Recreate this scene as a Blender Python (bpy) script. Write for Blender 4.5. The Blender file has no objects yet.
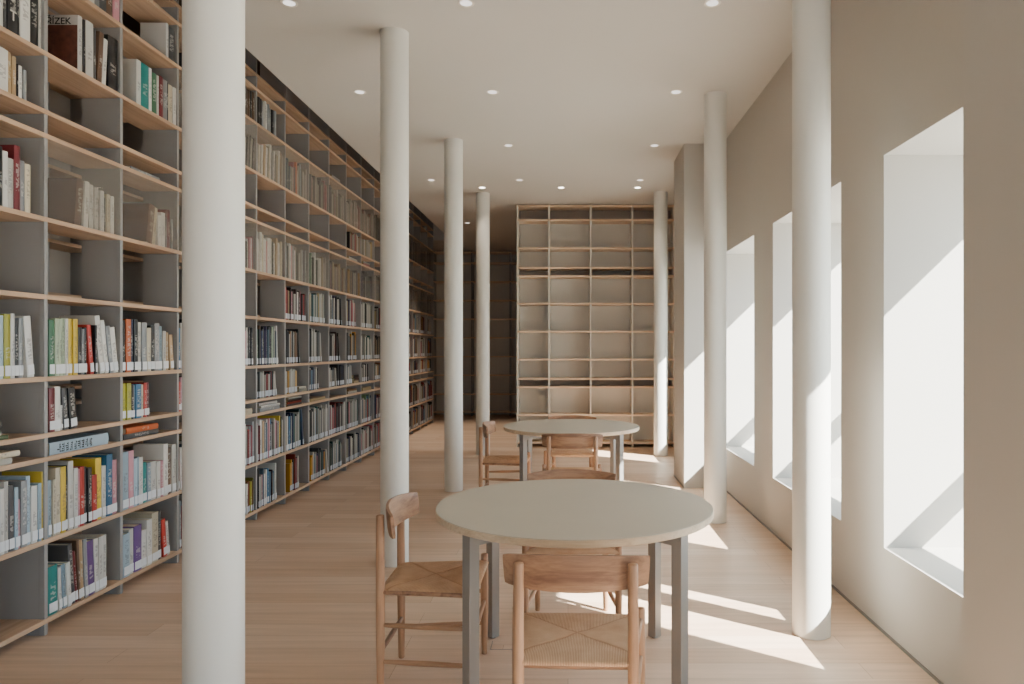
import bpy, bmesh, math, random
from mathutils import Vector, Matrix
random.seed(7)
R = math.radians
S = bpy.context.scene
COL = S.collection

# ------------------------------------------------------------------ helpers
def link(o, parent=None):
    COL.objects.link(o)
    if parent is not None:
        o.parent = parent
    return o

def obj(name, bm, mat, parent=None, smooth=False, loc=None, rot=None):
    me = bpy.data.meshes.new(name)
    bmesh.ops.recalc_face_normals(bm, faces=bm.faces)
    bm.to_mesh(me); bm.free()
    if smooth:
        for p in me.polygons: p.use_smooth = True
    if mat is not None: me.materials.append(mat)
    o = bpy.data.objects.new(name, me)
    if loc: o.location = loc
    if rot: o.rotation_euler = rot
    return link(o, parent)

def tag(o, label=None, cat=None, group=None, kind=None):
    if label: o['label'] = label
    if cat: o['category'] = cat
    if group: o['group'] = group
    if kind: o['kind'] = kind
    return o

def empty(name, loc=(0, 0, 0), rz=0, **k):
    o = bpy.data.objects.new(name, None)
    o.empty_display_size = .1
    o.location = loc; o.rotation_euler = (0, 0, rz)
    link(o); tag(o, **k)
    return o

def box(bm, x0, x1, y0, y1, z0, z1, bev=0):
    vs = [bm.verts.new(p) for p in ((x0,y0,z0),(x1,y0,z0),(x1,y1,z0),(x0,y1,z0),(x0,y0,z1),(x1,y0,z1),(x1,y1,z1),(x0,y1,z1))]
    fs = [bm.faces.new([vs[i] for i in f]) for f in ((3,2,1,0),(4,5,6,7),(0,1,5,4),(1,2,6,5),(2,3,7,6),(3,0,4,7))]
    if bev:
        es = list({e for f in fs for e in f.edges})
        bmesh.ops.bevel(bm, geom=es, offset=bev, segments=2, affect='EDGES', profile=.5)
    return fs

def bx(*a, bev=0):
    bm = bmesh.new(); box(bm, *a, bev=bev); return bm

def lathe(bm, prof, n=32, loc=(0, 0, 0)):
    rings = []
    for r, z in prof:
        rings.append([bm.verts.new((loc[0]+r*math.cos(2*math.pi*i/n), loc[1]+r*math.sin(2*math.pi*i/n), loc[2]+z)) for i in range(n)])
    for a, b in zip(rings, rings[1:]):
        for i in range(n):
            bm.faces.new((a[i], a[(i+1) % n], b[(i+1) % n], b[i]))
    bm.faces.new(rings[0][::-1]); bm.faces.new(rings[-1])

def rod(bm, p0, p1, radii, n=16):
    """tapered round rod through evenly spaced radii between two points"""
    p0, p1 = Vector(p0), Vector(p1)
    d = (p1-p0)
    q = d.normalized().to_track_quat('Z', 'Y')
    L = d.length
    rings = []
    m = len(radii)-1
    prof = [(r, L*i/m) for i, r in enumerate(radii)]
    # rounded ends
    prof = [(radii[0]*.55, 0.0), (radii[0]*.9, .0018)] + [(radii[0], .005)] + prof[1:-1] + [(radii[-1], L-.005), (radii[-1]*.9, L-.0018), (radii[-1]*.55, L)]
    for r, z in prof:
        rings.append([bm.verts.new(p0 + q @ Vector((r*math.cos(2*math.pi*i/n), r*math.sin(2*math.pi*i/n), z))) for i in range(n)])
    for a, b in zip(rings, rings[1:]):
        for i in range(n):
            bm.faces.new((a[i], a[(i+1) % n], b[(i+1) % n], b[i]))
    bm.faces.new(rings[0][::-1]); bm.faces.new(rings[-1])

# ------------------------------------------------------------------ materials
def mat(name):
    m = bpy.data.materials.new(name); m.use_nodes = True
    nt = m.node_tree
    return m, nt, nt.nodes['Principled BSDF']

def N(nt, t, **kw):
    n = nt.nodes.new(t)
    for k, v in kw.items():
        if k in n.inputs.keys(): n.inputs[k].default_value = v
        else: setattr(n, k, v)
    return n

def ramp(nt, src, stops):
    r = nt.nodes.new('ShaderNodeValToRGB')
    el = r.color_ramp.elements
    while len(el) < len(stops): el.new(.5)
    for e, (p, c) in zip(el, stops): e.position = p; e.color = (*c, 1)
    nt.links.new(src, r.inputs[0]); return r

def rgb(h):
    v = [int(h[i:i+2], 16)/255 for i in (0, 2, 4)]
    return tuple(c/12.92 if c <= .04045 else ((c+.055)/1.055)**2.4 for c in v)

def plain(name, c, rough=.6, metal=0, var=.06, scale=6, bump=0):
    m, nt, b = mat(name)
    tc = N(nt, 'ShaderNodeTexCoord'); no = N(nt, 'ShaderNodeTexNoise', Scale=scale, Detail=5)
    nt.links.new(tc.outputs['Object'], no.inputs['Vector'])
    r = ramp(nt, no.outputs['Fac'], [(.3, tuple(x*(1-var) for x in c)), (.7, tuple(min(1, x*(1+var)) for x in c))])
    nt.links.new(r.outputs[0], b.inputs['Base Color'])
    b.inputs['Roughness'].default_value = rough; b.inputs['Metallic'].default_value = metal
    if bump:
        n2 = N(nt, 'ShaderNodeTexNoise', Scale=180, Detail=3); nt.links.new(tc.outputs['Object'], n2.inputs['Vector'])
        bp = N(nt, 'ShaderNodeBump', Strength=bump, Distance=.002)
        nt.links.new(n2.outputs['Fac'], bp.inputs['Height']); nt.links.new(bp.outputs[0], b.inputs['Normal'])
    return m

def wood(name, c0, c1, axis='x', rough=.5, scale=1.0, dark=None):
    """timber with grain drawn out along one object axis"""
    m, nt, b = mat(name)
    tc = N(nt, 'ShaderNodeTexCoord'); mp = N(nt, 'ShaderNodeMapping')
    oi = N(nt, 'ShaderNodeObjectInfo'); ad = N(nt, 'ShaderNodeVectorMath', operation='ADD')
    sc = {'x': (1.2, 22, 22), 'y': (22, 1.2, 22), 'z': (22, 22, 1.2)}[axis]
    mp.inputs['Scale'].default_value = tuple(s*scale for s in sc)
    nt.links.new(tc.outputs['Object'], ad.inputs[0]); nt.links.new(oi.outputs['Random'], ad.inputs[1])
    nt.links.new(ad.outputs[0], mp.inputs['Vector'])
    n1 = N(nt, 'ShaderNodeTexNoise', Scale=1.0, Detail=8, Roughness=.6, Distortion=.8)
    nt.links.new(mp.outputs[0], n1.inputs['Vector'])
    wv = N(nt, 'ShaderNodeTexNoise', Scale=4.5, Detail=3, Roughness=.7)
    nt.links.new(mp.outputs[0], wv.inputs['Vector'])
    mx = N(nt, 'ShaderNodeMath', operation='MULTIPLY_ADD'); mx.inputs[1].default_value = .35
    nt.links.new(wv.outputs['Fac'], mx.inputs[0]); nt.links.new(n1.outputs['Fac'], mx.inputs[2])
    r = ramp(nt, mx.outputs[0], [(.5, c0), (.78, c1)])
    nt.links.new(r.outputs[0], b.inputs['Base Color'])
    b.inputs['Roughness'].default_value = rough
    bp = N(nt, 'ShaderNodeBump', Strength=.12, Distance=.001)
    nt.links.new(wv.outputs['Fac'], bp.inputs['Height']); nt.links.new(bp.outputs[0], b.inputs['Normal'])
    return m

def floor_mat():
    m, nt, b = mat('oak_floor')
    tc = N(nt, 'ShaderNodeTexCoord')
    br = N(nt, 'ShaderNodeTexBrick'); br.offset = .37; br.offset_frequency = 2
    br.inputs['Scale'].default_value = 1; br.inputs['Brick Width'].default_value = 2.1
    br.inputs['Row Height'].default_value = .155; br.inputs['Mortar Size'].default_value = .0012
    br.inputs['Mortar Smooth'].default_value = .2; br.inputs['Bias'].default_value = 0
    br.inputs['Color1'].default_value = (*rgb('dcc3ad'), 1); br.inputs['Color2'].default_value = (*rgb('cfb196'), 1)
    br.inputs['Mortar'].default_value = (*rgb('ab8c73'), 1)
    nt.links.new(tc.outputs['Object'], br.inputs['Vector'])
    mp = N(nt, 'ShaderNodeMapping'); mp.inputs['Scale'].default_value = (1.3, 26, 1)
    nt.links.new(tc.outputs['Object'], mp.inputs['Vector'])
    no = N(nt, 'ShaderNodeTexNoise', Scale=1, Detail=7, Roughness=.6, Distortion=.5); nt.links.new(mp.outputs[0], no.inputs['Vector'])
    r = ramp(nt, no.outputs['Fac'], [(.3, (.84, .82, .8)), (.7, (1.06, 1.05, 1.04))])
    mx = N(nt, 'ShaderNodeMix', data_type='RGBA', blend_type='MULTIPLY'); mx.inputs[0].default_value = 1
    nt.links.new(br.outputs['Color'], mx.inputs[6]); nt.links.new(r.outputs[0], mx.inputs[7])
    nt.links.new(mx.outputs[2], b.inputs['Base Color'])
    b.inputs['Roughness'].default_value = .42; b.inputs['Specular IOR Level'].default_value = .35
    bp = N(nt, 'ShaderNodeBump', Strength=.25, Distance=.001)
    inv = N(nt, 'ShaderNodeMath', operation='SUBTRACT'); inv.inputs[0].default_value = 1
    nt.links.new(br.outputs['Fac'], inv.inputs[1])
    nt.links.new(inv.outputs[0], bp.inputs['Height']); nt.links.new(bp.outputs[0], b.inputs['Normal'])
    return m

def rush_mat():
    """paper cord: strands run at right angles to the nearest rail, meeting on the diagonals"""
    m, nt, b = mat('paper_cord')
    tc = N(nt, 'ShaderNodeTexCoord'); sp = N(nt, 'ShaderNodeSeparateXYZ'); nt.links.new(tc.outputs['Object'], sp.inputs[0])
    def M(op, a, c=None):
        n = N(nt, 'ShaderNodeMath', operation=op)
        for i, v in enumerate((a, c)):
            if v is None: continue
            if isinstance(v, (int, float)): n.inputs[i].default_value = v
            else: nt.links.new(v, n.inputs[i])
        return n.outputs[0]
    X, Y = sp.outputs[0], sp.outputs[1]
    ax = M('DIVIDE', M('ABSOLUTE', X), .215); ay = M('DIVIDE', M('ABSOLUTE', Y), .19)
    side = M('GREATER_THAN', ax, ay)
    # coordinate across the strands
    c = M('ADD', M('MULTIPLY', side, Y), M('MULTIPLY', M('SUBTRACT', 1, side), X))
    nz = N(nt, 'ShaderNodeTexNoise', Scale=30, Detail=2); nt.links.new(tc.outputs['Object'], nz.inputs['Vector'])
    cc = M('ADD', c, M('MULTIPLY', nz.outputs['Fac'], .003))
    w = M('ABSOLUTE', M('SINE', M('MULTIPLY', cc, math.pi/.0052)))
    seam = M('MINIMUM', M('MULTIPLY', M('ABSOLUTE', M('SUBTRACT', ax, ay)), 22), 1)
    n2 = N(nt, 'ShaderNodeTexNoise', Scale=14, Detail=4); nt.links.new(tc.outputs['Object'], n2.inputs['Vector'])
    f = M('MULTIPLY', M('ADD', M('MULTIPLY', w, .6), M('MULTIPLY', n2.outputs['Fac'], .5)), M('ADD', M('MULTIPLY', seam, .45), .55))
    r = ramp(nt, f, [(.1, rgb('77563c')), (.45, rgb('b68e6a')), (.85, rgb('d4b291'))])
    nt.links.new(r.outputs[0], b.inputs['Base Color']); b.inputs['Roughness'].default_value = .75
    h = M('MULTIPLY', w, seam)
    bp = N(nt, 'ShaderNodeBump', Strength=.7, Distance=.002); nt.links.new(h, bp.inputs['Height'])
    nt.links.new(bp.outputs[0], b.inputs['Normal'])
    return m

def cover_mat(name, use_attr=False):
    m, nt, b = mat(name)
    if use_attr:
        src = N(nt, 'ShaderNodeVertexColor', layer_name='Col').outputs['Color']
        nt.links.new(src, b.inputs['Base Color'])
    else:
        oi = N(nt, 'ShaderNodeObjectInfo'); src = oi.outputs['Color']
        tc = N(nt, 'ShaderNodeTexCoord'); sp = N(nt, 'ShaderNodeSeparateXYZ'); nt.links.new(tc.outputs['Generated'], sp.inputs[0])
        def M(op, a, c=None):
            n = N(nt, 'ShaderNodeMath', operation=op)
            for i, v in enumerate((a, c)):
                if v is None: continue
                if isinstance(v, (int, float)): n.inputs[i].default_value = v
                else: nt.links.new(v, n.inputs[i])
            return n.outputs[0]
        # a printed band down the spine, softly contrasting and different on every volume
        ad = N(nt, 'ShaderNodeVectorMath', operation='MULTIPLY_ADD')
        ad.inputs[1].default_value = (1, 2.2, 26); nt.links.new(tc.outputs['Generated'], ad.inputs[0])
        cb = N(nt, 'ShaderNodeCombineXYZ'); k = M('MULTIPLY', oi.outputs['Random'], 91)
        for i in range(3): nt.links.new(k, cb.inputs[i])
        nt.links.new(cb.outputs[0], ad.inputs[2])
        no = N(nt, 'ShaderNodeTexNoise', Scale=1.0, Detail=2); nt.links.new(ad.outputs[0], no.inputs['Vector'])
        z = sp.outputs[2]; y = sp.outputs[1]
        lim = M('ADD', .45, M('MULTIPLY', oi.outputs['Random'], .45))
        inz = M('MULTIPLY', M('GREATER_THAN', z, .3), M('LESS_THAN', z, lim))
        iny = M('MULTIPLY', M('GREATER_THAN', y, .22), M('LESS_THAN', y, .78))
        inx = M('GREATER_THAN', sp.outputs[0], .97)
        msk = M('MULTIPLY', M('MULTIPLY', inz, iny), M('MULTIPLY', inx, M('GREATER_THAN', no.outputs['Fac'], .5)))
        hsv = N(nt, 'ShaderNodeSeparateColor'); nt.links.new(src, hsv.inputs[0])
        lum = M('GREATER_THAN', hsv.outputs[1], .3)
        ink = N(nt, 'ShaderNodeMix', data_type='RGBA'); ink.inputs[6].default_value = (.6, .58, .53, 1); ink.inputs[7].default_value = (.1, .09, .09, 1)
        nt.links.new(lum, ink.inputs[0])
        mx = N(nt, 'ShaderNodeMix', data_type='RGBA'); nt.links.new(M('MULTIPLY', msk, .42), mx.inputs[0])
        nt.links.new(src, mx.inputs[6]); nt.links.new(ink.outputs[2], mx.inputs[7])
        nt.links.new(mx.outputs[2], b.inputs['Base Color'])
    b.inputs['Roughness'].default_value = .45
    return m

def glass_mat(name, tint, refl, haze=0):
    m = bpy.data.materials.new(name); m.use_nodes = True; nt = m.node_tree; nt.nodes.clear()
    out = N(nt, 'ShaderNodeOutputMaterial'); tr = N(nt, 'ShaderNodeBsdfTransparent'); tr.inputs[0].default_value = (*tint, 1)
    gl = N(nt, 'ShaderNodeBsdfGlossy'); gl.inputs['Roughness'].default_value = .03
    lw = N(nt, 'ShaderNodeLayerWeight'); lw.inputs['Blend'].default_value = .5
    pw = N(nt, 'ShaderNodeMath', operation='POWER'); pw.inputs[1].default_value = 4; nt.links.new(lw.outputs['Facing'], pw.inputs[0])
    ml = N(nt, 'ShaderNodeMath', operation='MULTIPLY_ADD'); ml.inputs[1].default_value = refl; ml.inputs[2].default_value = .015; nt.links.new(pw.outputs[0], ml.inputs[0])
    mx = N(nt, 'ShaderNodeMixShader')
    nt.links.new(ml.outputs[0], mx.inputs[0]); nt.links.new(tr.outputs[0], mx.inputs[1]); nt.links.new(gl.outputs[0], mx.inputs[2])
    last = mx
    if haze:
        df = N(nt, 'ShaderNodeBsdfDiffuse'); df.inputs[0].default_value = (.62, .59, .55, 1)
        m2 = N(nt, 'ShaderNodeMixShader'); m2.inputs[0].default_value = haze
        nt.links.new(mx.outputs[0], m2.inputs[1]); nt.links.new(df.outputs[0], m2.inputs[2]); last = m2
    nt.links.new(last.outputs[0], out.inputs['Surface'])
    return m

def emit_mat(name, c, s):
    m = bpy.data.materials.new(name); m.use_nodes = True; nt = m.node_tree; nt.nodes.clear()
    out = N(nt, 'ShaderNodeOutputMaterial'); e = N(nt, 'ShaderNodeEmission'); e.inputs[0].default_value = (*c, 1); e.inputs[1].default_value = s
    nt.links.new(e.outputs[0], out.inputs['Surface']); return m

WALL = plain('wall_plaster', rgb('c0bcb5'), .9, var=.015, scale=1.5, bump=.05)
CEIL = plain('ceiling_plaster', rgb('cbc7c0'), .92, var=.012, scale=1)
COLM = plain('column_paint', rgb('dcdad2'), .55, var=.012, scale=1)
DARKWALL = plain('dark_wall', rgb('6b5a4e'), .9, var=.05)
FLOOR = floor_mat()
SHELFW = wood('shelf_oak', rgb('ad8d71'), rgb('c9aa8d'), 'y', .5, .6)
SHELFX = wood('shelf_oak_cross', rgb('cdb091'), rgb('e4cbb0'), 'x', .5, .6)
PANEL = plain('grey_panel', rgb('918f8d'), .45, var=.02, scale=3)
PANELW = plain('pale_panel', rgb('d5cfc2'), .6, var=.02, scale=3)
BACKW = plain('cream_back', rgb('d0ccc3'), .85, var=.02, scale=2)
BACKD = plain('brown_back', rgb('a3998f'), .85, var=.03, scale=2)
OAKX = wood('chair_oak_wide', rgb('785642'), rgb('a88265'), 'x', .48, .8)
OAKY = wood('chair_oak_side', rgb('8e6a4c'), rgb('b58e6e'), 'y', .48, .8)
OAKZ = wood('chair_oak_tall', rgb('966f51'), rgb('bd9474'), 'z', .48, .8)
RUSH = rush_mat()
TOP = plain('table_linoleum', rgb('c6bba9'), .5, var=.02, scale=4, bump=.04)
EDGE = wood('table_edge', rgb('bfa88c'), rgb('d6c3a8'), 'x', .5, 1)
STEEL = plain('grey_steel', rgb('94918d'), .4, .35, var=.02)
RUBBER = plain('black_rubber', rgb('2b2a29'), .7)
FRAME = plain('window_frame_white', rgb('e9e9e6'), .5, var=.01)
METAL = plain('handle_metal', rgb('9a9c9e'), .3, .8, var=.01)
LINEGREY = plain('shadow_gap_socket_grey', rgb('7f7d79'), .5, var=.02)  # for the painted shadow-gap lines and the socket rim
GLASS = glass_mat('window_glass', (.97, .985, .98), .5)
ACRYL = glass_mat('shelf_glass', (.95, .94, .92), .5, .07)
PAGE = plain('page_block', rgb('d9cfb9'), .9, var=.05, scale=60)
STICK = plain('sticker_paper', rgb('dcdfe2'), .6, var=.02, scale=40)
COVER = cover_mat('book_cover')
COVERV = cover_mat('book_cover_far', True)
GROUND = plain('paving', rgb('b9b4aa'), .9, var=.06, scale=.6)
LAMP = emit_mat('lamp_glow', (1, .9, .76), 9)
LAMPDIM = emit_mat('lamp_dim', (1, .93, .85), 1.5)
RINGM = plain('lamp_ring', rgb('e6e0d6'), .5, var=.01)

# ------------------------------------------------------------------ camera
# eye height 1.43 m; 25 mm shift lens, view axis along +Y
H, F = 1.43, 715.0
cam = bpy.data.cameras.new('camera'); co = bpy.data.objects.new('camera', cam); link(co)
cam.sensor_width = 36; cam.lens = F*36/1024
cam.shift_x = -56/1024; cam.shift_y = 7/1024
co.location = (0, 0, H); co.rotation_euler = (R(90), 0, 0)
cam.clip_start = .05
S.camera = co

# ------------------------------------------------------------------ room shell
XW, TH, ZC, XE = 1.59, .82, 3.54, -2.26      # right wall, its thickness, ceiling, ceiling edge
XL = -2.605                                   # front of the left bookcase
def struct(name, bm, m, parent=None, **k):
    o = obj(name, bm, m, parent, **k)
    if parent is None: o['kind'] = 'structure'
    return o

struct('floor', bx(-5.2, XW+.02, -5, 16.2, -.12, 0), FLOOR)
bm = bmesh.new()
box(bm, XE, XW+.01, -5, 13.9, ZC, ZC+.36)
box(bm, -5.2, XW+.01, 13.9, 16.2, ZC, ZC+.36)
struct('ceiling', bm, CEIL)
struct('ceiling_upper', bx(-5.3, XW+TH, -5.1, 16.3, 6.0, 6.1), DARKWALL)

WINS = [(-3.65, -2.4), (-1.75, -.5), (.2, 1.5), (2.25, 3.598), (4.164, 5.546), (6.11, 7.345), (8.07, 9.35)]
ZS, ZH = .43, 2.405
bm = bmesh.new()
box(bm, XW, XW+TH, -5.1, 16.3, -.12, ZS)
box(bm, XW, XW+TH, -5.1, 16.3, ZH, 6.1)
prev = -5.1
for a, b in WINS + [(16.3, 16.3)]:
    box(bm, XW, XW+TH, prev, a, ZS, ZH); prev = b
struct('wall_right', bm, WALL)
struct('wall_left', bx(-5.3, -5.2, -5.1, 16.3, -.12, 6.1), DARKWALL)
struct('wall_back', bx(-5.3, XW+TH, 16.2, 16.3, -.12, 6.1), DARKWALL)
struct('wall_recess', bx(-.735, XW, 10.76, 16.2, 0, ZC), WALL)      # block behind the pale bookcase
bm = bmesh.new()                                                    # wall behind the camera, its opening added and sized for fill light
box(bm, -5.3, -1.5, -5.1, -5, -.12, 6.1); box(bm, -2.3, XW, -5.1, -5, 2.15, 6.1); box(bm, 1.3, XW+TH, -5.1, -5, -.12, 3.0)
struct('wall_front', bm, WALL)
struct('shadow_gap_right', bx(XW-.006, XW, 2.18, 7.345, 0, .014), LINEGREY)  # grey strip painted in for the dark shadow gap between wall and floor
struct('wall_pier_1', bx(1.205, XW, 1.55, 2.18, 0, ZC), WALL)
struct('wall_pier_2', bx(1.195, XW, 7.345, 8.05, 0, ZC), WALL)
struct('shadow_gap_pier', bx(1.189, 1.195, 7.35, 8.05, 0, .014), LINEGREY)  # the same painted shadow-gap line along the pier
struct('ground', bx(XW+TH, 60, -40, 50, -.4, -.3), GROUND)

for i, (a, b) in enumerate(WINS):
    w = empty('window_%d' % (i+1), (XW+TH-.08, (a+b)/2, ZS), kind='structure')
    hw = (b-a)/2; hh = ZH-ZS
    bm = bmesh.new(); fr = .035
    box(bm, 0, .06, -hw, -hw+fr, 0, hh); box(bm, 0, .06, hw-fr, hw, 0, hh)
    box(bm, 0, .06, -hw+fr, hw-fr, 0, fr); box(bm, 0, .06, -hw+fr, hw-fr, hh-fr, hh)
    box(bm, 0, .06, -hw+fr, hw-fr, .59, .71)                       # transom
    obj('window_frame', bm, FRAME, w)
    obj('window_pane', bx(.025, .03, -hw+fr, hw-fr, fr, .59), GLASS, w)
    obj('window_pane', bx(.025, .03, -hw+fr, hw-fr, .71, hh-fr), GLASS, w)
    bm = bmesh.new(); rod(bm, (-.03, hw-.06, .84), (-.03, hw-.06, .96), [.009]*3); rod(bm, (0, hw-.06, .86), (-.03, hw-.06, .86), [.008]*3)
    obj('window_handle', bm, METAL, w, smooth=True)

# unseen glazing added behind the camera to let in frontal fill light
w = empty('window_8', (-.1, -5.04, 0), kind='structure')
bm = bmesh.new()
for x in (-1.4, -.5, .4, 1.34): box(bm, x, x+.06, 0, .05, 0, 2.15)
box(bm, -1.4, 1.4, 0, .05, 2.1, 2.15); box(bm, -1.4, 1.4, 0, .05, 0, .06)
obj('window_frame', bm, FRAME, w)
obj('window_pane', bx(-1.34, 1.34, .02, .026, .06, 2.1), GLASS, w)

# ------------------------------------------------------------------ columns
def column(x, y, label):
    bm = bmesh.new()
    lathe(bm, [(.0925, .0), (.0925, .006), (.0925, .012)] + [(.0925, z*.35) for z in range(1, 11)] + [(.0925, ZC-.01), (.0925, ZC-.004), (.0935, ZC-.003), (.0935, ZC+.002)], 64, (0, 0, 0))
    o = obj('round_column', bm, COLM, None, loc=(x, y, 0))
    for p in o.data.polygons: p.use_smooth = abs(p.normal.z) < .5
    tag(o, label, 'column', kind='thing')
    return o
column(-1.157, 2.337, 'widest white round column, nearest one on the left, in front of the bookshelves')
column(-1.157, 4.77, 'white round column on the left, right behind the rush seat chair at the front table')
column(-1.157, 7.23, 'white round column on the left, third in the row counted away from the viewer')
column(-1.157, 9.70, 'white round column on the left, last of the row, behind the far left chair')
column(1.225, 3.60, 'white round column beside the windows, nearest on the right, its base striped by sun')
column(1.223, 5.94, 'white round column between the front table and the square pier by the windows')
column(1.247, 9.62, 'slim looking white round column standing before the empty pale bookcase')

# ------------------------------------------------------------------ downlights
def downlight(x, y, label, lit):
    t = empty('ceiling_light', (x, y, ZC), label=label, cat='ceiling light', group='round recessed ceiling lights')
    bm = bmesh.new()
    n = 28; rr = [(.036, -.001), (.05, -.004), (.052, -.001), (.052, 0)]
    rings = [[bm.verts.new((r*math.cos(2*math.pi*i/n), r*math.sin(2*math.pi*i/n), z)) for i in range(n)] for r, z in rr]
    for a, b in zip(rings, rings[1:]):
        for i in range(n): bm.faces.new((a[i], a[(i+1) % n], b[(i+1) % n], b[i]))
    obj('trim_ring', bm, RINGM, t, smooth=True)
    bm = bmesh.new(); lathe(bm, [(.036, -.0022), (.036, -.0006)], 24)
    obj('diffuser', bm, LAMP if lit else LAMPDIM, t)
    l = bpy.data.lights.new('downlight_lamp', 'SPOT'); l.energy = 20 if lit else (230 if y > 11 else 2); l.spot_size = R(80); l.spot_blend = .7
    l.color = (1, .86, .7); l.shadow_soft_size = .04
    lo = bpy.data.objects.new('downlight_lamp', l); lo.location = (0, 0, -.02); link(lo, t)
for n, x in (('left', -1.70), ('middle', -.622), ('right', .88)):
    downlight(x, 4.36, 'round recessed ceiling light, %s one of the nearest row across the ceiling' % n, False)
for n, x in (('left', -1.71), ('middle', -.62), ('right', .887)):
    downlight(x, 5.87, 'round recessed ceiling light, %s one of the second row from the viewer' % n, False)
for n, x in (('middle', -.62), ('right', .897)):
    downlight(x, 7.41, 'round recessed ceiling light, %s one of the third row from the viewer' % n, False)
for n, x in (('left', -1.71), ('middle', -.606), ('right', .9)):
    downlight(x, 8.93, 'small dim recessed ceiling light, %s one just before the three bright lights' % n, False)
for n, x in (('left', -1.124), ('middle', -.09), ('right', .91)):
    downlight(x, 9.35, 'bright recessed ceiling light, %s of the three shining before the empty bookcase' % n, True)
downlight(-1.685, 11.97, 'small recessed ceiling light in the dark recess behind the last columns', False)

# ------------------------------------------------------------------ left bookcase
LV = [.07, .467, .879, .997, 1.28, 1.69, 2.077, 2.495, 2.614, 2.905, 3.317, 3.605, 3.725, 4.135]
BT = .024; Y0, BW = 3.575, .6045; DEP = .232
def by(k): return Y0 + k*BW
case = empty('wall_bookcase', (XL, by(-3), 0), label='long oak and grey bookcase full of books along the left side', cat='bookcase')
def cpart(name, x0, x1, y0, y1, z0, z1, m, bev=0):
    oy = (y0+y1)/2 - by(-3); hy = (y1-y0)/2
    return obj(name, bx(x0, x1, -hy, hy, -(z1-z0)/2, (z1-z0)/2, bev=bev), m, case, loc=(0, oy, (z0+z1)/2))
for k in range(-3, 18):
    bm = bmesh.new()
    hz = 4.3/2
    box(bm, -DEP, -.006, -.009, .009, -hz, hz)
    box(bm, -.03, -.004, -.012, .012, -hz, hz, bev=.002)
    obj('upright', bm, PANEL, case, loc=(0, by(k)-by(-3), hz))
for z in LV:
    cpart('shelf', -DEP-.008, 0, by(-3)-.012, by(17)+.012, z-BT/2, z+BT/2, SHELFW, .0015)
# sliding glass fronts on two rows
for r, (z0, z1) in {6: (2.09, 2.482), 9: (2.918, 3.304)}.items():
    for k in range(0, 17):
        if r == 9 and k < 2: continue
        cpart('glass_door', -.002, .002, by(k)+.013, by(k+1)-.013, z0, z1, ACRYL)
# the aisle bookcase behind it, glimpsed through open bays
case2 = empty('aisle_bookcase', (-3.75, 1.5, 0), label='dark bookcase in the aisle behind, glimpsed through the open bays of the left shelves', cat='bookcase')
for z in LV[:-1]:
    obj('shelf', bx(-.26, 0, 0, 14.0, -.012, .012), SHELFW, case2, loc=(0, 0, z+.14))
for k in range(0, 24):
    obj('upright', bx(-.26, -.004, -.01, .01, 0, 4.2), PANEL, case2, loc=(0, k*.6045+.04, 0))
obj('back_panel', bx(-.28, -.262, 0, 14.0, 0, 4.2), BACKD, case2)

# ------------------------------------------------------------------ back bookcases
YB = 10.41
bc = empty('pale_bookcase', (0, YB, 0), label='tall empty pale bookcase with oak shelves filling the far wall', cat='bookcase')
vx = [-.735, -.277, .331, .939, 1.545]
zb = [.06, .467, .872, .993, 1.275, 1.683, 2.09, 2.49, 2.612, 2.897, 3.31, 3.515]
for x in vx:
    bm = bmesh.new(); box(bm, -.012, .012, 0, .3, -1.77, 1.77); obj('upright', bm, PANELW, bc, loc=(x, 0, 1.77))
for z in zb:
    obj('shelf', bx(-1.145, 1.145, -.008, .3, -.013, .013, bev=.0015), SHELFX, bc, loc=(.41, 0, z))
for a, b in zip(vx, vx[1:]):
    for z0, z1 in zip(zb, zb[1:]):
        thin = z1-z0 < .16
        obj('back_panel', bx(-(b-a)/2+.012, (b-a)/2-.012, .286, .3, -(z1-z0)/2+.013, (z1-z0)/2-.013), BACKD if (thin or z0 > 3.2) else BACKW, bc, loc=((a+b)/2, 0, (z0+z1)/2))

YR = 15.29
rc = empty('recess_bookcase', (0, YR, 0), label='dark empty bookcase at the end of the shadowed recess behind the columns', cat='bookcase')
for x in (-3.7, -2.88, -2.06, -1.24, -.76):
    obj('upright', bx(-.012, .012, 0, .3, 0, 3.53), PANEL, rc, loc=(x, 0, 0))
for z in (.075, .458, .866, 1.265, 1.67, 2.07, 2.47, 2.87, 3.27, 3.50):
    obj('shelf', bx(-1.48, 1.48, -.006, .3, -.012, .012), SHELFX, rc, loc=(-2.23, 0, z))
obj('back_panel', bx(-1.48, 1.48, .29, .3, 0, 3.52), BACKW, rc, loc=(-2.23, 0, 0))

# ------------------------------------------------------------------ books
CC = dict(W='d8d6d0', w='bdbab3', c='cfc3aa', t='b79a74', k='1f1e20', d='4a4a4c', g='8d9092', b='8ea3b0', l='a9bfcd', B='2f6a8f', n='27324f',
          T='1f8a86', G='3c6b4c', e='a7b79a', y='d9b93f', Y='a5a22f', r='b8352c', R='6e2128', o='c8622f', p='6b4a8a', P='c98e98', m='6a5140')
CN = dict(W='white', w='pale grey', c='cream', t='tan', k='black', d='dark grey', g='grey', b='blue-grey', l='light blue', B='blue', n='navy blue',
          T='teal', G='green', e='pale green', y='yellow', Y='olive yellow', r='red', R='dark red', o='orange', p='purple', P='pink', m='brown')
ORD = 'zeroth first second third fourth fifth sixth seventh eighth ninth tenth eleventh twelfth thirteenth fourteenth fifteenth sixteenth seventeenth eighteenth nineteenth twentieth twenty-first twenty-second twenty-third twenty-fourth twenty-fifth twenty-sixth twenty-seventh'.split()
BOOKS = []      # (bay,row,n,y,z,t,h,d,col,lean,xin,flat)
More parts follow.
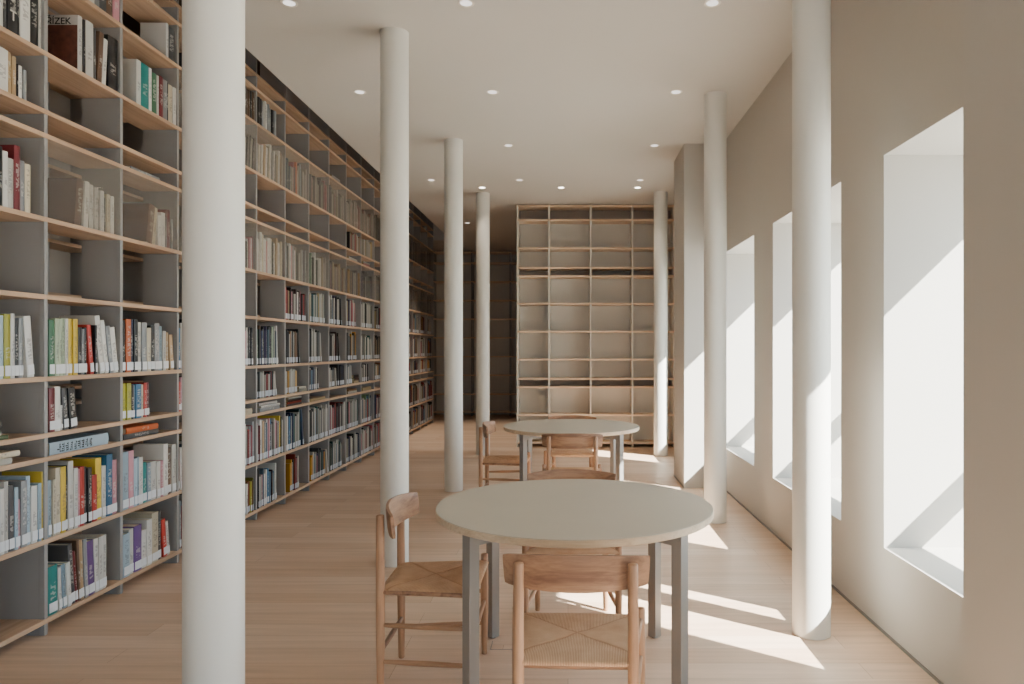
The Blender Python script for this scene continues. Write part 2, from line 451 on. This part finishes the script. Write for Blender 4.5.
def addbook(bay, row, n, y, z, t, h, d, c, lean=0, xin=.03, flat=False, name=None):
    BOOKS.append(dict(bay=bay, row=row, n=n, y=y, z=z, t=t, h=h, d=d, c=c, lean=lean, xin=xin, flat=flat))
def px2y(px, xin=.01): return (-XL+xin)*F/(568-px)
def clear(row): return LV[row+1]-LV[row]-BT
def cell_px(bay, row, spec):
    """spec: 'px c hfrac [lean]' per book, comma separated; last entry is the closing px"""
    items = [s.split() for s in spec.split(',')]
    z = LV[row]+BT/2
    lo, hi = by(bay)+.014, by(bay+1)-.014
    for n, (a, b) in enumerate(zip(items, items[1:])):
        if len(a) < 3: continue
        ya = max(lo, px2y(float(a[0]))); yb = min(hi, px2y(float(b[0])))
        t = yb-ya-.0012
        if t < .006: continue
        lean = float(a[3]) if len(a) > 3 else 0
        h = clear(row)*float(a[2])
        addbook(bay, row, n+1, (ya+yb)/2, z, t, h, min(.2, h*.72+random.uniform(-.012, .012)), a[1], lean, .01+random.uniform(-.005, .006))
def cell_auto(bay, row, cols, start=.0, fill=None, h=(.68, .9), t=(.016, .032), leanlast=0, leanall=0):
    z = LV[row]+BT/2
    y = by(bay)+.016+start*BW; end = by(bay+1)-.016
    if fill: end = min(end, by(bay)+fill*BW)
    n = 0
    seq = list(cols)
    i = 0
    while True:
        c = seq[i] if i < len(seq) else None
        if c is None:
            if fill is None or not seq: break
            c = random.choice(seq)
        i += 1
        tt = random.uniform(*t); hh = clear(row)*random.uniform(*h)
        if c == '_': y += tt; continue
        if y+tt > end: break
        n += 1
        lean = leanall
        addbook(bay, row, n, y+tt/2, z, tt-.0012, hh, min(.2, hh*.7+random.uniform(-.015, .015)), c, lean, random.uniform(.004, .018))
        y += tt
    if leanlast and n:
        b = BOOKS[-1]; b['lean'] = leanlast; b['y'] += b['h']*math.sin(R(leanlast))*.5*2*.55+.004
def flat(bay, row, y0, items):
    """books lying down: (colour, length along y, thickness, tilt)"""
    z = LV[row]+BT/2
    for n, (c, L, t, dy) in enumerate(items):
        addbook(bay, row, n+1, y0+dy, z, t, L, .19, c, 0, random.uniform(.006, .02), True)
        z += t+.0008

# bay -1 (left edge of the picture)
cell_px(-1, 1, '-20 c .8,-10 B .75,0 W .78,5 w .86,9.2 d .80,15 l .76,18.4 P .6,21.4 g .82,27.6 l .86,32 W .72,38 b .74,41.5 y .88,44.6')
cell_px(-1, 4, '-30 B .7,-20 d .7,-10 k .75,-4 l .76,4 Y .78,10.5 W .79,15 k .74,19.5 g .74,24 W .77 5,31')
cell_px(-1, 6, '-30 W .6,-20 d .7,-8 W .62,-2 k .7,3 W .66,8 w .6,15 R .78,21 g .62,26 c .6,31.5')
cell_px(-1, 8, '-30 c .7,-10 k .6,-4 W .74,9 t .74,13 t .7,17.5 k .6,20 W .6,24 g .55,27')
cell_px(-1, 9, '-25 w .7,-10 d .8,-3 W .85,3 d .8,8 k .86,18 k .8,21 W .84,31 k .82,40 w .85,45')
cell_px(-1, 10, '-20 W .7,0 k .7,20 w .7,40')
flat(-1, 3, by(-1)+.20, [('e', .24, .02, .05), ('W', .26, .022, .0), ('c', .25, .018, -.02), ('w', .25, .024, .01), ('c', .24, .02, -.03), ('W', .23, .02, 0)])
flat(-1, 2, by(-1)+.26, [('W', .26, .03, .0), ('c', .27, .026, .05)])
# bay 0
cell_px(0, 0, '49 T .66,58.5 W .6 3,62 b .62 4,66 W .62 4,70 d .86 5,74.5 R .74 5,77 m .88 3,79.5 t .86 3,83 g .86 3,86.5 p .8 3,93 W .8 2,97 W .8,101 W .8,105')
cell_px(0, 1, '49.3 b .74,53 c .74,56 c .88,61 y .88,66 k .88,69 W .93,74 W .82,78 P .8,80 r .82,84.5 d .8,88 k .78,92 r .66,97 y .88,103 W .75,107 B .9,113 P .8,118')
flat(0, 2, by(0)+.27, [('l', .46, .062, 0)])
cell_px(0, 3, '49.4 R .86,55.5 W .88,62 W .5,64 d .84 4,69 k .84 5,76')
cell_px(0, 4, '49.4 G .74,55 e .76,59 e .76,63 e .77,67 W .77,70 y .77,73.5 y .77,78 k .66,82 g .64,85.5 k .66,88 r .7 6,92 k .7,94 W .84 8,99 W .78 8,103 g .7 8,107 W .68 8,112')
cell_px(0, 6, '76 m .64 -5,83 W .64 -3,87.5 W .62,92 w .6,96 d .45,98 W .58,102 k .5,105 c .56,108.5 W .55,112')  # first book coloured brown to stand in for the dark reflection in the glass
cell_px(0, 9, '79.5 W .78,84 k .76,86.5 W .78,94 d .74,97.5 m .74 -4,102 W .68 -4,106 k .78,116 W .76,118')
cell_px(0, 10, '49 w .8,56 g .8,80 w .7,95 g .7,100 d .75,107 m .8,113 P .8,119')
# bay 1
cell_px(1, 0, '123.5 l .68,130 W .72,134.5 p .74,142 W .62,147 W .76,152 c .84,158.5 d .82,162 r .66 6,166 W .6 6,169')
cell_px(1, 1, '123 b .88,129.5 P .88,134.5 l .74,138 b .76,140 W .74,144 T .64,148 b .62,152 W .62,157 W .6,160.5 P .6,163.5 W .86,168 m .78,172 w .82,176 P .8,179')
flat(1, 2, by(1)+.2, [('d', .36, .032, .02), ('o', .33, .034, .03)])
cell_px(1, 3, '122.6 Y .84,127 Y .84,131.5 k .8,134.5 l .78,136 B .8,141.5 c .78,144 r .82,147 R .82,150')
cell_px(1, 4, '122.6 k .8,126 o .82,131 n .82,134 k .82,138 w .78,142 g .78,147 c .7,151 k .74,155 g .78,160 b .74,163 w .66,166 t .64,169 t .6 4,172.5 c .6 5,177')
cell_px(1, 6, '146 m .62 -8,152 c .6 -6,155.5 W .5,158.5 W .56,162.5 d .5,165 R .64,168.5 g .5,171 w .6,175')  # here too the first book's brown stands in for the glass reflection
flat(1, 7, by(1)+.25, [('g', .3, .02, 0)])
cell_px(1, 9, '136.5 W .7,141 T .7,149 W .7,152 G .66,157 W .66,159 R .68,163 g .66,167 k .66,169 c .64,173 W .64,177.5')
cell_px(1, 10, '166.5 W .86,169 d .84,176')
# bay 2 (mostly behind the widest column) and bay 3
cell_auto(2, 0, 'WgrbWcdWpk', fill=.8); cell_auto(2, 1, 'rWbgWTcPWwdWBrWyWl', fill=1); cell_auto(2, 4, 'nBWkgWcWdlW', fill=.85)
cell_auto(2, 3, 'rPWRWd', fill=.5); cell_auto(2, 6, 'WwWWcdWW', start=.3, fill=.95); cell_auto(2, 9, 'WcWkWwWR', start=.3, fill=.95)
cell_auto(2, 10, 'gkWm', start=.4, fill=.9)
cell_auto(3, 0, 'pWYWWtmrRW', start=.3, fill=1, h=(.6, .8)); cell_auto(3, 1, 'rWtWPWgPRWkW', fill=1)
cell_auto(3, 4, 'kWWPwk', start=.55, fill=1, h=(.7, .88)); cell_auto(3, 6, 'WWcwWPWd', start=.35, fill=.95, h=(.55, .7))
flat(3, 2, by(3)+.35, [('c', .3, .05, .03)])
cell_auto(3, 9, 'WkWWd', start=.5, fill=1, h=(.6, .75), leanall=-5); cell_auto(3, 10, 'mkmd', start=.3, fill=1, h=(.8, .92), t=(.03, .05))
# bays 4-10
cell_auto(4, 0, 'knWWPbWdWBlWR', fill=.72, h=(.66, .9)); cell_auto(5, 0, 'yyWnoRPkWP', start=.2, fill=.62, h=(.5, .92)); cell_auto(6, 0, 'yyWWlWPpgkT', start=.12, fill=.9, h=(.6, .82), leanlast=12)
cell_auto(7, 0, 'GGkTWWnWbWW', start=.08, fill=.78, h=(.66, .86)); cell_auto(8, 0, 'kcWkBrWWW', start=.05, fill=.9); cell_auto(9, 0, 'WPWWWdWPWWrW', fill=1)
cell_auto(4, 1, 'WPrWWtWgbWPkBWwWPRWbydW', fill=1, h=(.74, .9), t=(.018, .03)); cell_auto(5, 1, 'cWnBBTWBTgWGWWk', fill=.75, h=(.78, .95), leanlast=8)
cell_auto(6, 1, 'WkWkWgWWlWRTWkW', fill=.97, h=(.78, .92)); cell_auto(7, 1, 'bBPWWoPWkRrRWn', fill=1, h=(.72, .88)); cell_auto(8, 1, 'TTWdWPWkW', fill=.8, h=(.76, .9)); cell_auto(9, 1, 'WWBBBWoWgeb', fill=.85, h=(.7, .92))
flat(4, 2, by(4)+.28, [('g', .42, .03, 0), ('W', .4, .02, .02), ('w', .38, .024, -.01)]); flat(5, 2, by(5)+.25, [('g', .36, .02, 0), ('o', .35, .018, .01), ('k', .34, .024, 0), ('W', .33, .016, .02)])
flat(6, 2, by(6)+.3, [('c', .42, .03, 0)]); flat(8, 2, by(8)+.28, [('W', .36, .03, 0), ('t', .34, .02, 0)]); flat(9, 2, by(9)+.28, [('c', .4, .045, 0)])
cell_auto(4, 3, 'kkkWWWWWRrr', fill=.72, h=(.76, .9), leanlast=7); cell_auto(5, 3, 'WWWycWW', fill=.55, h=(.8, .92)); flat(5, 3, by(5)+.46, [('w', .2, .03, 0), ('W', .19, .02, .01)])
cell_auto(6, 3, 'WkWlPBW', fill=.5, h=(.78, .92)); cell_auto(7, 3, 'WWcWk', fill=.45, h=(.7, .85), leanlast=7); cell_auto(7, 3, 'nnBn', start=.5, fill=.98, h=(.86, .94), t=(.05, .07))
cell_auto(8, 3, 'WWWbW', fill=.42, h=(.8, .9)); flat(8, 3, by(8)+.45, [('c', .2, .03, 0), ('R', .18, .03, 0), ('n', .2, .04, 0)]); cell_auto(9, 3, 'kWWnkWW', fill=.55, h=(.7, .9), leanlast=6)
cell_auto(4, 4, 'kGdtnkkppWbkkeTW', fill=.78, h=(.74, .9), leanlast=3); cell_auto(5, 4, 'dnnkWtWkk', fill=.6, h=(.7, .86), leanlast=6)
cell_auto(6, 4, 'kkkkWWgW', fill=.62, h=(.76, .9), leanlast=6); cell_auto(7, 4, 'kkkWWrR', fill=.62, h=(.7, .88), t=(.03, .04), leanlast=9); cell_auto(8, 4, 'ggkWkkyW', start=.1, fill=.75, h=(.74, .92)); cell_auto(9, 4, 'WWWkWTWW', fill=.85, h=(.66, .86), leanlast=8)
cell_auto(5, 5, 'rrrcRPRWRWkPk', fill=.97, h=(.7, .86), t=(.028, .04)); cell_auto(6, 5, 'ccWWTlWTWgW', fill=.85, h=(.74, .88)); cell_auto(7, 5, 'WWkWBgWpPk', start=.03, fill=.7, h=(.74, .9), leanlast=5)
cell_auto(8, 5, 'WWcRppP', start=.02, fill=.62, h=(.78, .9), leanlast=7); cell_auto(9, 5, 'WWWgWWWgk', fill=.85, h=(.8, .92))
for k in (4, 5, 6, 7, 8, 9):
    cell_auto(k, 6, ['', '', '', '', 'WWcWPWWkWtW', 'ggWPgWWkWW', 'GGkWWgWWcW', 'gPgccWtW', 'kyykygWWm', 'pgpggWpgg'][k], start=.05, fill=.95, h=(.66, .86), t=(.026, .05))
    cell_auto(k, 9, ['', '', '', '', 'WcWPtWWcWgW', 'bTbWWPgoWW', 'gPwgWWgW', 'ggWwPgWcWg', 'WWgWWPgWW', 'gWgPWggW'][k], start=.08 if k > 4 else .02, fill=.95, h=(.6, .84), t=(.022, .04), leanall=-3 if k == 4 else 0)
cell_auto(4, 10, 'kkgwWgg', start=.05, fill=.75, h=(.82, .92), t=(.035, .05))
flat(7, 10, by(7)+.25, [('w', .3, .02, 0), ('W', .28, .02, .02)]); flat(8, 7, by(8)+.3, [('W', .34, .03, 0)])
cell_auto(8, 8, 'kWWcPtW', start=.2, fill=.95, h=(.7, .86)); cell_auto(9, 8, 'WWWcWgW', start=.2, fill=.9, h=(.7, .86)); flat(9, 7, by(9)+.3, [('P', .3, .03, 0), ('W', .3, .02, 0)])
pal = 'WWWwwcctbgdkkrRPonBlTGyp'
for k in range(10, 17):
    for r, f in ((0, .9), (1, .97), (3, .8), (4, .8), (5, .8), (6, .9), (9, .85)):
        p = [random.choice(pal if r < 6 else 'kddgwWtm') for _ in range(30)]
        cell_auto(k, r, p, start=random.choice((0, .05, .2)), fill=f*random.uniform(.8, 1.02), h=(.68, .9), t=(.02, .036))

def cover_bm(bm, t, h, d, far=False):
    """C-shaped cover: two boards and a gently rounded spine, extruded to the height (origin: bottom of the spine)"""
    b = min(.0022, t*.2); n = 3 if far else 6
    outer = [(-d, -t/2)] + [(-.004+.004*math.sin(math.pi*i/n), -t/2+t*i/n) for i in range(n+1)] + [(-d, t/2)]
    inner = [(-d, t/2-b), (-.006, t/2-b), (-.006, -t/2+b), (-d, -t/2+b)]
    pts = outer+inner
    lo = [bm.verts.new((x, y, 0)) for x, y in pts]; hi = [bm.verts.new((x, y, h)) for x, y in pts]
    m = len(pts); fs = []
    for i in range(m): fs.append(bm.faces.new((lo[i], lo[(i+1) % m], hi[(i+1) % m], hi[i])))
    fs.append(bm.faces.new(lo[::-1])); fs.append(bm.faces.new(hi))
    return fs

def book_matrix(b):
    a = R(b['lean']); X = XL-b['xin']
    if b['flat']:
        # spine to the front, lying on its side
        return Matrix.Translation((X, b['y']+b['h']/2, b['z']+b['t']/2)) @ Matrix.Rotation(R(90), 4, 'X')
    return Matrix.Translation((X, b['y'], b['z']+abs(math.sin(a))*b['t']/2)) @ Matrix.Rotation(a, 4, 'X')

# neighbours that lean must not cut into one another
cells = {}
for b in BOOKS:
    if not b['flat']: cells.setdefault((b['bay'], b['row']), []).append(b)
for (bay, row), L in cells.items():
    L.sort(key=lambda b: b['y'])
    edge = by(bay)+.011; pl = 0; ph = 9
    for b in L:
        a = math.sin(R(b['lean'])); need = edge + max(0, min(b['h'], ph)*(a-pl)) + b['t']/2*1.01 + .0006
        b['y'] = max(b['y'], need)
        edge = b['y']+b['t']/2*1.01; pl = a; ph = b['h']
        if edge + max(0, -a*b['h']) > by(bay+1)-.0115: b['drop'] = True; edge = b['y']-b['t']/2; 
BOOKS = [b for b in BOOKS if not b.get('drop')]
# which volumes show largest in the photograph
def hidden(p): return 184 < p < 243 or 381 < p < 408 or 445 < p < 462
for b in BOOKS:
    D = b['y']; p = 568+(XL)*F/D
    w = (b['h'] if b['flat'] else b['t'])*-XL*F/D**2; hgt = (b['t'] if b['flat'] else b['h'])*F/D
    yp = 349-(b['z']+.1-H)*F/D
    vis = p > -8 and not hidden(p) and -60 < yp < 690
    b['area'] = w*hgt if vis else 0
NB = 298
BOOKS.sort(key=lambda b: -b['area'])
near, far = BOOKS[:NB], BOOKS[NB:]
SHELFNAME = {0: 'bottom shelf', 1: 'second shelf up', 2: 'narrow third shelf up', 3: 'fourth shelf up', 4: 'fifth shelf up', 5: 'sixth shelf up', 6: 'seventh shelf up',
             7: 'narrow eighth shelf up', 8: 'ninth shelf up', 9: 'tenth shelf up', 10: 'eleventh shelf up', 11: 'twelfth shelf', 12: 'thirteenth shelf'}
near.sort(key=lambda b: (b['bay'], b['row'], b['flat'], b['y'] if not b['flat'] else b['z']))
cnt = {}
for b in sorted(BOOKS, key=lambda b: b['y'] if not b['flat'] else b['z']):
    key = (b['bay'], b['row'], b['flat']); cnt[key] = cnt.get(key, 0)+1; b['nth'] = cnt[key]
lettered = False
for b in near:
    nth = ORD[b['nth']]
    cn = CN[b['c']]
    if b['flat']:
        lab = '%s book lying flat, %s in its pile, %s, %s bay from left' % (cn, nth, SHELFNAME[b['row']].replace(' up', ''), ORD[b['bay']+2])
    else:
        how = 'leaning' if abs(b['lean']) > 1 else ('slim' if b['t'] < .02 else 'thick' if b['t'] > .034 else 'upright')
        lab = '%s %s book, %s from left on %s, %s bay' % (how, cn, nth, SHELFNAME[b['row']], ORD[b['bay']+2])
    base = rgb(CC[b['c']]); v = random.uniform(.72, .98)
    bm = bmesh.new(); cover_bm(bm, b['t'], b['h'], b['d'])
    o = obj('book', bm, COVER); o.matrix_world = book_matrix(b)
    o.color = (*[min(1, c*v) for c in base], 1)
    tag(o, lab, 'book', 'books on the long left bookcase')
    b['obj'] = o
    t = b['t']; bb = min(.0022, t*.2)
    obj('page_block', bx(-b['d']+.004, -.006, -t/2+bb, t/2-bb, .003, b['h']-.003), PAGE, o)
    if b['row'] in (0, 1, 3, 4, 5) and not b['flat']:
        obj('spine_sticker', bx(-.001, .0006, -t*.44, t*.44, .012, min(.06, b['h']*.25)), STICK, o)
# everything smaller or further off
bm = bmesh.new(); cl = bm.loops.layers.color.new('Col')
for b in far:
    M = book_matrix(b); v = random.uniform(.72, .98)
    c = tuple(min(1, x*v) for x in rgb(CC[b['c']]))
    nb = len(bm.verts); bm.verts.ensure_lookup_table()
    fs = cover_bm(bm, b['t'], b['h'], b['d'], True)
    t = b['t']; bb = min(.0022, t*.2)
    gs = box(bm, -b['d']+.004, -.006, -t/2+bb, t/2-bb, .003, b['h']-.003)
    ss = box(bm, -.001, .0006, -t*.44, t*.44, .012, .06) if (b['row'] in (0, 1, 3, 4, 5) and not b['flat']) else []
    vs = {vv for f in fs+gs+ss for vv in f.verts}
    for vv in vs: vv.co = M @ vv.co
    for f in fs:
        for l in f.loops: l[cl] = (*c, 1)
    for f in gs:
        for l in f.loops: l[cl] = (.68, .62, .48, 1)
    for f in ss:
        for l in f.loops: l[cl] = (.7, .73, .76, 1)
o = obj('distant_books', bm, COVERV)
tag(o, 'remaining smaller rows of books further along the left bookcase', 'books', kind='stuff')

def text_mesh(body, size, M, mat_, parent, name='cover_lettering', bold=.012):
    cu = bpy.data.curves.new('t', 'FONT'); cu.body = body; cu.size = size; cu.extrude = .0003; cu.align_x = 'LEFT'; cu.offset = size*bold
    to = bpy.data.objects.new('t', cu); COL.objects.link(to)
    dg = bpy.context.evaluated_depsgraph_get(); dg.update()
    me = bpy.data.meshes.new_from_object(to.evaluated_get(dg))
    bpy.data.objects.remove(to)
    me.materials.clear(); me.materials.append(mat_)
    o = bpy.data.objects.new(name, me); link(o, parent)
    o.matrix_local = M
    return o
INKB = plain('black_ink', (.01, .01, .01), .6); INKW = plain('white_ink', rgb('cfcbc2'), .6); BRICKC = plain('brick_red_print', rgb('5e3528'), .6, var=.4, scale=25)
for b in near:
    if (b['bay'], b['row']) == (0, 9) and b.get('obj') and abs(b['y']-min(q['y'] for q in near if (q['bay'], q['row']) == (0, 9))) < 1e-6:
        o = b['obj']; t = b['t']; d, h = b['d'], b['h']
        obj('cover_print', bx(-d+.001, -.006, -t/2-.0006, -t/2-.0002, .001, h*.82), BRICKC, o)
        text_mesh('\u0158\u00cdZEK', .05, Matrix.Translation((-d+.026, -t/2-.0008, h*.835)) @ Matrix.Rotation(R(90), 4, 'X'), INKB, o)
        o['label'] = 'book showing its brick-red cover with black capital lettering, %s, second bay from left' % SHELFNAME[9]
    if (b['bay'], b['row']) == (-1, 9) and b['c'] == 'k' and b['t'] > .05 and not lettered:
        lettered = True
        b['obj']['label'] = 'black book with large white letters on its spine, top left corner shelf'
        for i, ch in enumerate('TS'):
            text_mesh(ch, min(.09, b['t']*1.1), Matrix.Translation((.001, -b['t']*.36, .06+i*.09)) @ Matrix.Rotation(R(90), 4, 'Z') @ Matrix.Rotation(R(90), 4, 'X'), INKW, b['obj'], 'spine_lettering')
    if (b['bay'], b['row'], b['c']) == (0, 2, 'l'):
        # a boxed volume lying flat, heavy dark characters printed along its side
        bm = bmesh.new(); rr = random.Random(3); z = .14
        for ch in range(9):
            for q in range(4):
                a = z+rr.uniform(0, .016); box(bm, .0002, .0009, -.022+q*.011, -.016+q*.011, a, a+rr.uniform(.006, .016))
            box(bm, .0002, .0009, -.022, .022, z+.008, z+.0105)
            z += .03
        obj('side_lettering', bm, INKB, b['obj'])
        b['obj']['label'] = 'pale blue boxed volume with black lettering lying flat, second bay, narrow shelf'
        b['obj'].name = 'boxed_book'
# ------------------------------------------------------------------ tables
def make_table():
    t = empty('round_table')
    r = .6
    bm = bmesh.new(); lathe(bm, [(r-.002, .7465), (r-.0004, .7485), (r-.0015, .75)], 128)
    o = obj('tabletop', bm, TOP, t)
    bm = bmesh.new(); lathe(bm, [(r-.004, .719), (r, .722), (r, .723), (r, .7455), (r, .7465)], 128)
    e = obj('tabletop_edge', bm, EDGE, t); 
    for q in e.data.polygons: q.use_smooth = abs(q.normal.z) < .5
    s = .0235
    for sx in (-1, 1):
        for sy in (-1, 1):
            bm = bmesh.new(); box(bm, -s, s, -s, s, .006, .719, bev=.002)
            bmesh.ops.rotate(bm, verts=bm.verts, cent=(0, 0, 0), matrix=Matrix.Rotation(R(45), 3, 'Z'))
            lg = obj('leg', bm, STEEL, t, loc=(sx*.401, sy*.401, 0))
            bm = bmesh.new(); lathe(bm, [(.014, 0), (.016, .002), (.016, .006)], 16)
            obj('foot_glide', bm, RUBBER, lg)
    for a in (45, 135):
        bm = bmesh.new(); box(bm, -.55, .55, -.02, .02, -.022, .022, bev=.001)
        obj('cross_rail', bm, STEEL, t, loc=(0, 0, .697 - (.0 if a == 45 else .0005)), rot=(0, 0, R(a)))
    return t
def dup(root, loc, rz, **k):
    r = root.copy(); COL.objects.link(r); r.location = loc; r.rotation_euler = (0, 0, rz)
    for ch in list(root.children):
        c = ch.copy(); COL.objects.link(c); c.parent = r
        for g in ch.children:
            d = g.copy(); COL.objects.link(d); d.parent = c
    tag(r, **k); return r
t1 = make_table(); t1.location = (.028, 3.145, 0)
tag(t1, 'larger looking round table in front, beige top on four square grey legs', 'table', 'round library tables')
dup(t1, (.029, 6.36, 0), 0, label='round beige table further back, in front of the empty pale bookcase')

# ------------------------------------------------------------------ chairs
def make_chair():
    t = empty('rush_seat_chair')
    fx, fy, rx, ry = .23, .185, .182, -.19
    # seat
    bm = bmesh.new(); n = 40
    def pt(u, v, top):
        m = max(abs(u), abs(v))
        y = v*.205
        hw = .189+.0215*(v+1)
        x = u*hw
        th = .0235*math.sqrt(max(0, 1-m**8))
        diag = math.exp(-((abs(u)-abs(v))/.07)**2)*.004
        z = .430 + (th - .005*(1-m**2) - (diag if m > .08 else 0) if top else -th*.9 + .004*(1-m**2))
        if m >= .999: z = .430
        # notch the corners round the legs
        return x, y, z
    sv = [math.sin(math.pi/2*(2*i/n-1)) for i in range(n+1)]
    g = [[[bm.verts.new(pt(u, v, tp)) for u in sv] for v in sv] for tp in (True, False)]
    for k in (0, 1):
        for i in range(n):
            for j in range(n): bm.faces.new((g[k][i][j], g[k][i][j+1], g[k][i+1][j+1], g[k][i+1][j]))
    bmesh.ops.remove_doubles(bm, verts=bm.verts, dist=1e-5)
    obj('seat', bm, RUSH, t, smooth=True)
    # legs
    for s in (-1, 1):
        bm = bmesh.new(); rod(bm, (s*fx, fy, 0), (s*fx, fy, .472), [.0135, .0155, .0175, .018, .0175, .0165], 20)
        obj('front_leg', bm, OAKZ, t, smooth=True)
        bm = bmesh.new(); rod(bm, (s*(rx+.004), ry-.004, 0), (s*rx, ry-.006, .748), [.0135, .016, .018, .0185, .0180, .0175, .0165], 20)
        obj('rear_leg', bm, OAKZ, t, smooth=True)
        # two side stretchers
        for z in (.145, .295):
            bm = bmesh.new(); rod(bm, (s*(rx+.003), ry, z), (s*fx, fy, z), [.008, .0105, .0115, .0105, .008], 14)
            obj('side_stretcher', bm, OAKY, t, smooth=True)
        bm = bmesh.new(); rod(bm, (s*(rx+.002), ry, .43), (s*fx, fy, .43), [.009]*5, 12)
        obj('seat_rail', bm, OAKX, t, smooth=True)
    for y, w, zz in ((fy, fx, .25), (ry, rx+.003, .19)):
        bm = bmesh.new(); rod(bm, (-w, y, zz), (w, y, zz), [.008, .0105, .0115, .0105, .008], 14)
        obj('cross_stretcher', bm, OAKX, t, smooth=True)
        bm = bmesh.new(); rod(bm, (-w, y, .43), (w, y, .43), [.009]*5, 12)
        obj('seat_rail', bm, OAKX, t, smooth=True)
    # curved backrest board, fixed on the sitter's side of the posts
    bm = bmesh.new(); n, m = 36, 8; th = .009; W2 = .239
    def bp(i, j, side):
        u = -1+2*i/n; x = u*W2
        y = ry-.008+.062*u*u + .004*side*0
        zt = .773-.015*u*u; zb = .650+.010*abs(u)**2.2
        v = j/m
        z = zb+(zt-zb)*v; x *= 1-.028*(1-v)
        # round the outer corners
        if abs(u) > .93:
            c = (abs(u)-.93)/.07; z = (zt+zb)/2+(z-(zt+zb)/2)*(1-.05*c*c)
        ed = (abs(2*v-1))**6
        tt = th*(1-.35*ed)*(1-.25*max(0, abs(u)-.9)/.1)
        lean = (z-.70)*-.10
        nx, ny = -2*.062*u/W2, 1.0; L = math.hypot(nx, ny)
        return (x+side*tt*nx/L+0, y+side*tt*ny/L+lean+.007, z)
    A = [[bm.verts.new(bp(i, j, 1)) for j in range(m+1)] for i in range(n+1)]
    B = [[bm.verts.new(bp(i, j, -1)) for j in range(m+1)] for i in range(n+1)]
    for i in range(n):
        for j in range(m):
            bm.faces.new((A[i][j], A[i+1][j], A[i+1][j+1], A[i][j+1])); bm.faces.new((B[i][j+1], B[i+1][j+1], B[i+1][j], B[i][j]))
        bm.faces.new((A[i][0], B[i][0], B[i+1][0], A[i+1][0])); bm.faces.new((A[i][m], A[i+1][m], B[i+1][m], B[i][m]))
    for i in (0, n):
        for j in range(m):
            bm.faces.new((A[i][j], A[i][j+1], B[i][j+1], B[i][j]))
    o = obj('backrest', bm, OAKX, t)
    for q in o.data.polygons: q.use_smooth = True
    md = o.modifiers.new('edge', 'EDGE_SPLIT'); md.split_angle = R(50)
    return t
ch = make_chair()
G = 'oak chairs round the tables'
ch.location = (.032, 2.475, 0); ch.rotation_euler.z = R(-2.3)
tag(ch, 'oak chair with woven cord seat, back turned, tucked under the front table', 'chair', G)
dup(ch, (-.577, 3.125, 0), R(-90), label='oak chair with woven cord seat standing side-on at the left of the front table')
dup(ch, (.02, 3.715, 0), R(180), label='oak chair facing the viewer on the far side of the front table, mostly hidden')
dup(ch, (.033, 5.765, 0), 0, label='small looking oak chair, back turned, on the near side of the rear table')
dup(ch, (-.56, 6.42, 0), R(-92), label='oak chair side-on at the left of the rear table, before the last column')
dup(ch, (.03, 6.91, 0), R(176), label='oak chair behind the rear table, only its backrest top and legs showing')

# small flush socket plate near the table leg
bm = bmesh.new(); box(bm, -.06, .06, -.05, .05, 0, .0016); so = obj('floor_socket', bm, LINEGREY, loc=(-.31, 3.45, 0)); tag(so, 'thin flush floor socket cover beside the rear leg of the front table', 'floor socket')
obj('socket_lid', bx(-.057, .057, -.047, .047, .0016, .0024), FLOOR, so)

# ------------------------------------------------------------------ light
sun = bpy.data.lights.new('sun', 'SUN'); sun.energy = 42; sun.angle = R(.5); sun.color = (1, .96, .9)
so = bpy.data.objects.new('sun', sun); link(so)
d = Vector((-1, .73, -.97)); so.rotation_euler = d.to_track_quat('-Z', 'Y').to_euler()
wd = bpy.data.worlds.new('world'); S.world = wd; wd.use_nodes = True
nt = wd.node_tree; bg = nt.nodes['Background']
sky = nt.nodes.new('ShaderNodeTexSky'); sky.sky_type = 'HOSEK_WILKIE'; sky.sun_direction = (-d).normalized(); sky.turbidity = 4; sky.ground_albedo = .5
mx = nt.nodes.new('ShaderNodeMix'); mx.data_type = 'RGBA'; mx.inputs[0].default_value = .88
mx.inputs[7].default_value = (.62, .81, 1, 1)
nt.links.new(sky.outputs[0], mx.inputs[6]); nt.links.new(mx.outputs[2], bg.inputs['Color']); bg.inputs['Strength'].default_value = 6.5
def portal(loc, rot, sx, sy):
    l = bpy.data.lights.new('portal', 'AREA'); l.shape = 'RECTANGLE'; l.size = sx; l.size_y = sy; l.cycles.is_portal = True
    o = bpy.data.objects.new('portal', l); o.location = loc; o.rotation_euler = rot; link(o)
for a, b in WINS:
    portal((XW+TH+.02, (a+b)/2, (ZS+ZH)/2), (0, R(90), 0), ZH-ZS, b-a)
for i, y in enumerate((3.2, 6.4, 9.6)):  # unseen fill lights added above the aisle to brighten its dark shelves
    l = bpy.data.lights.new('aisle_fill_light', 'AREA'); l.shape = 'DISK'; l.size = .5; l.energy = 7; l.color = (1, .86, .72)
    o = bpy.data.objects.new('aisle_fill_light', l); o.location = (-3.2, y, 5.2); link(o)
portal((-.1, -5.12, 1.08), (R(90), 0, 0), 2.8, 2.15)

S.view_settings.view_transform = 'AgX'
S.view_settings.look = 'None'
S.view_settings.exposure = .38
S.cycles.use_denoising = True
S.cycles.max_bounces = 10
S.cycles.diffuse_bounces = 6
S.cycles.transparent_max_bounces = 16
S.cycles.sample_clamp_indirect = 8
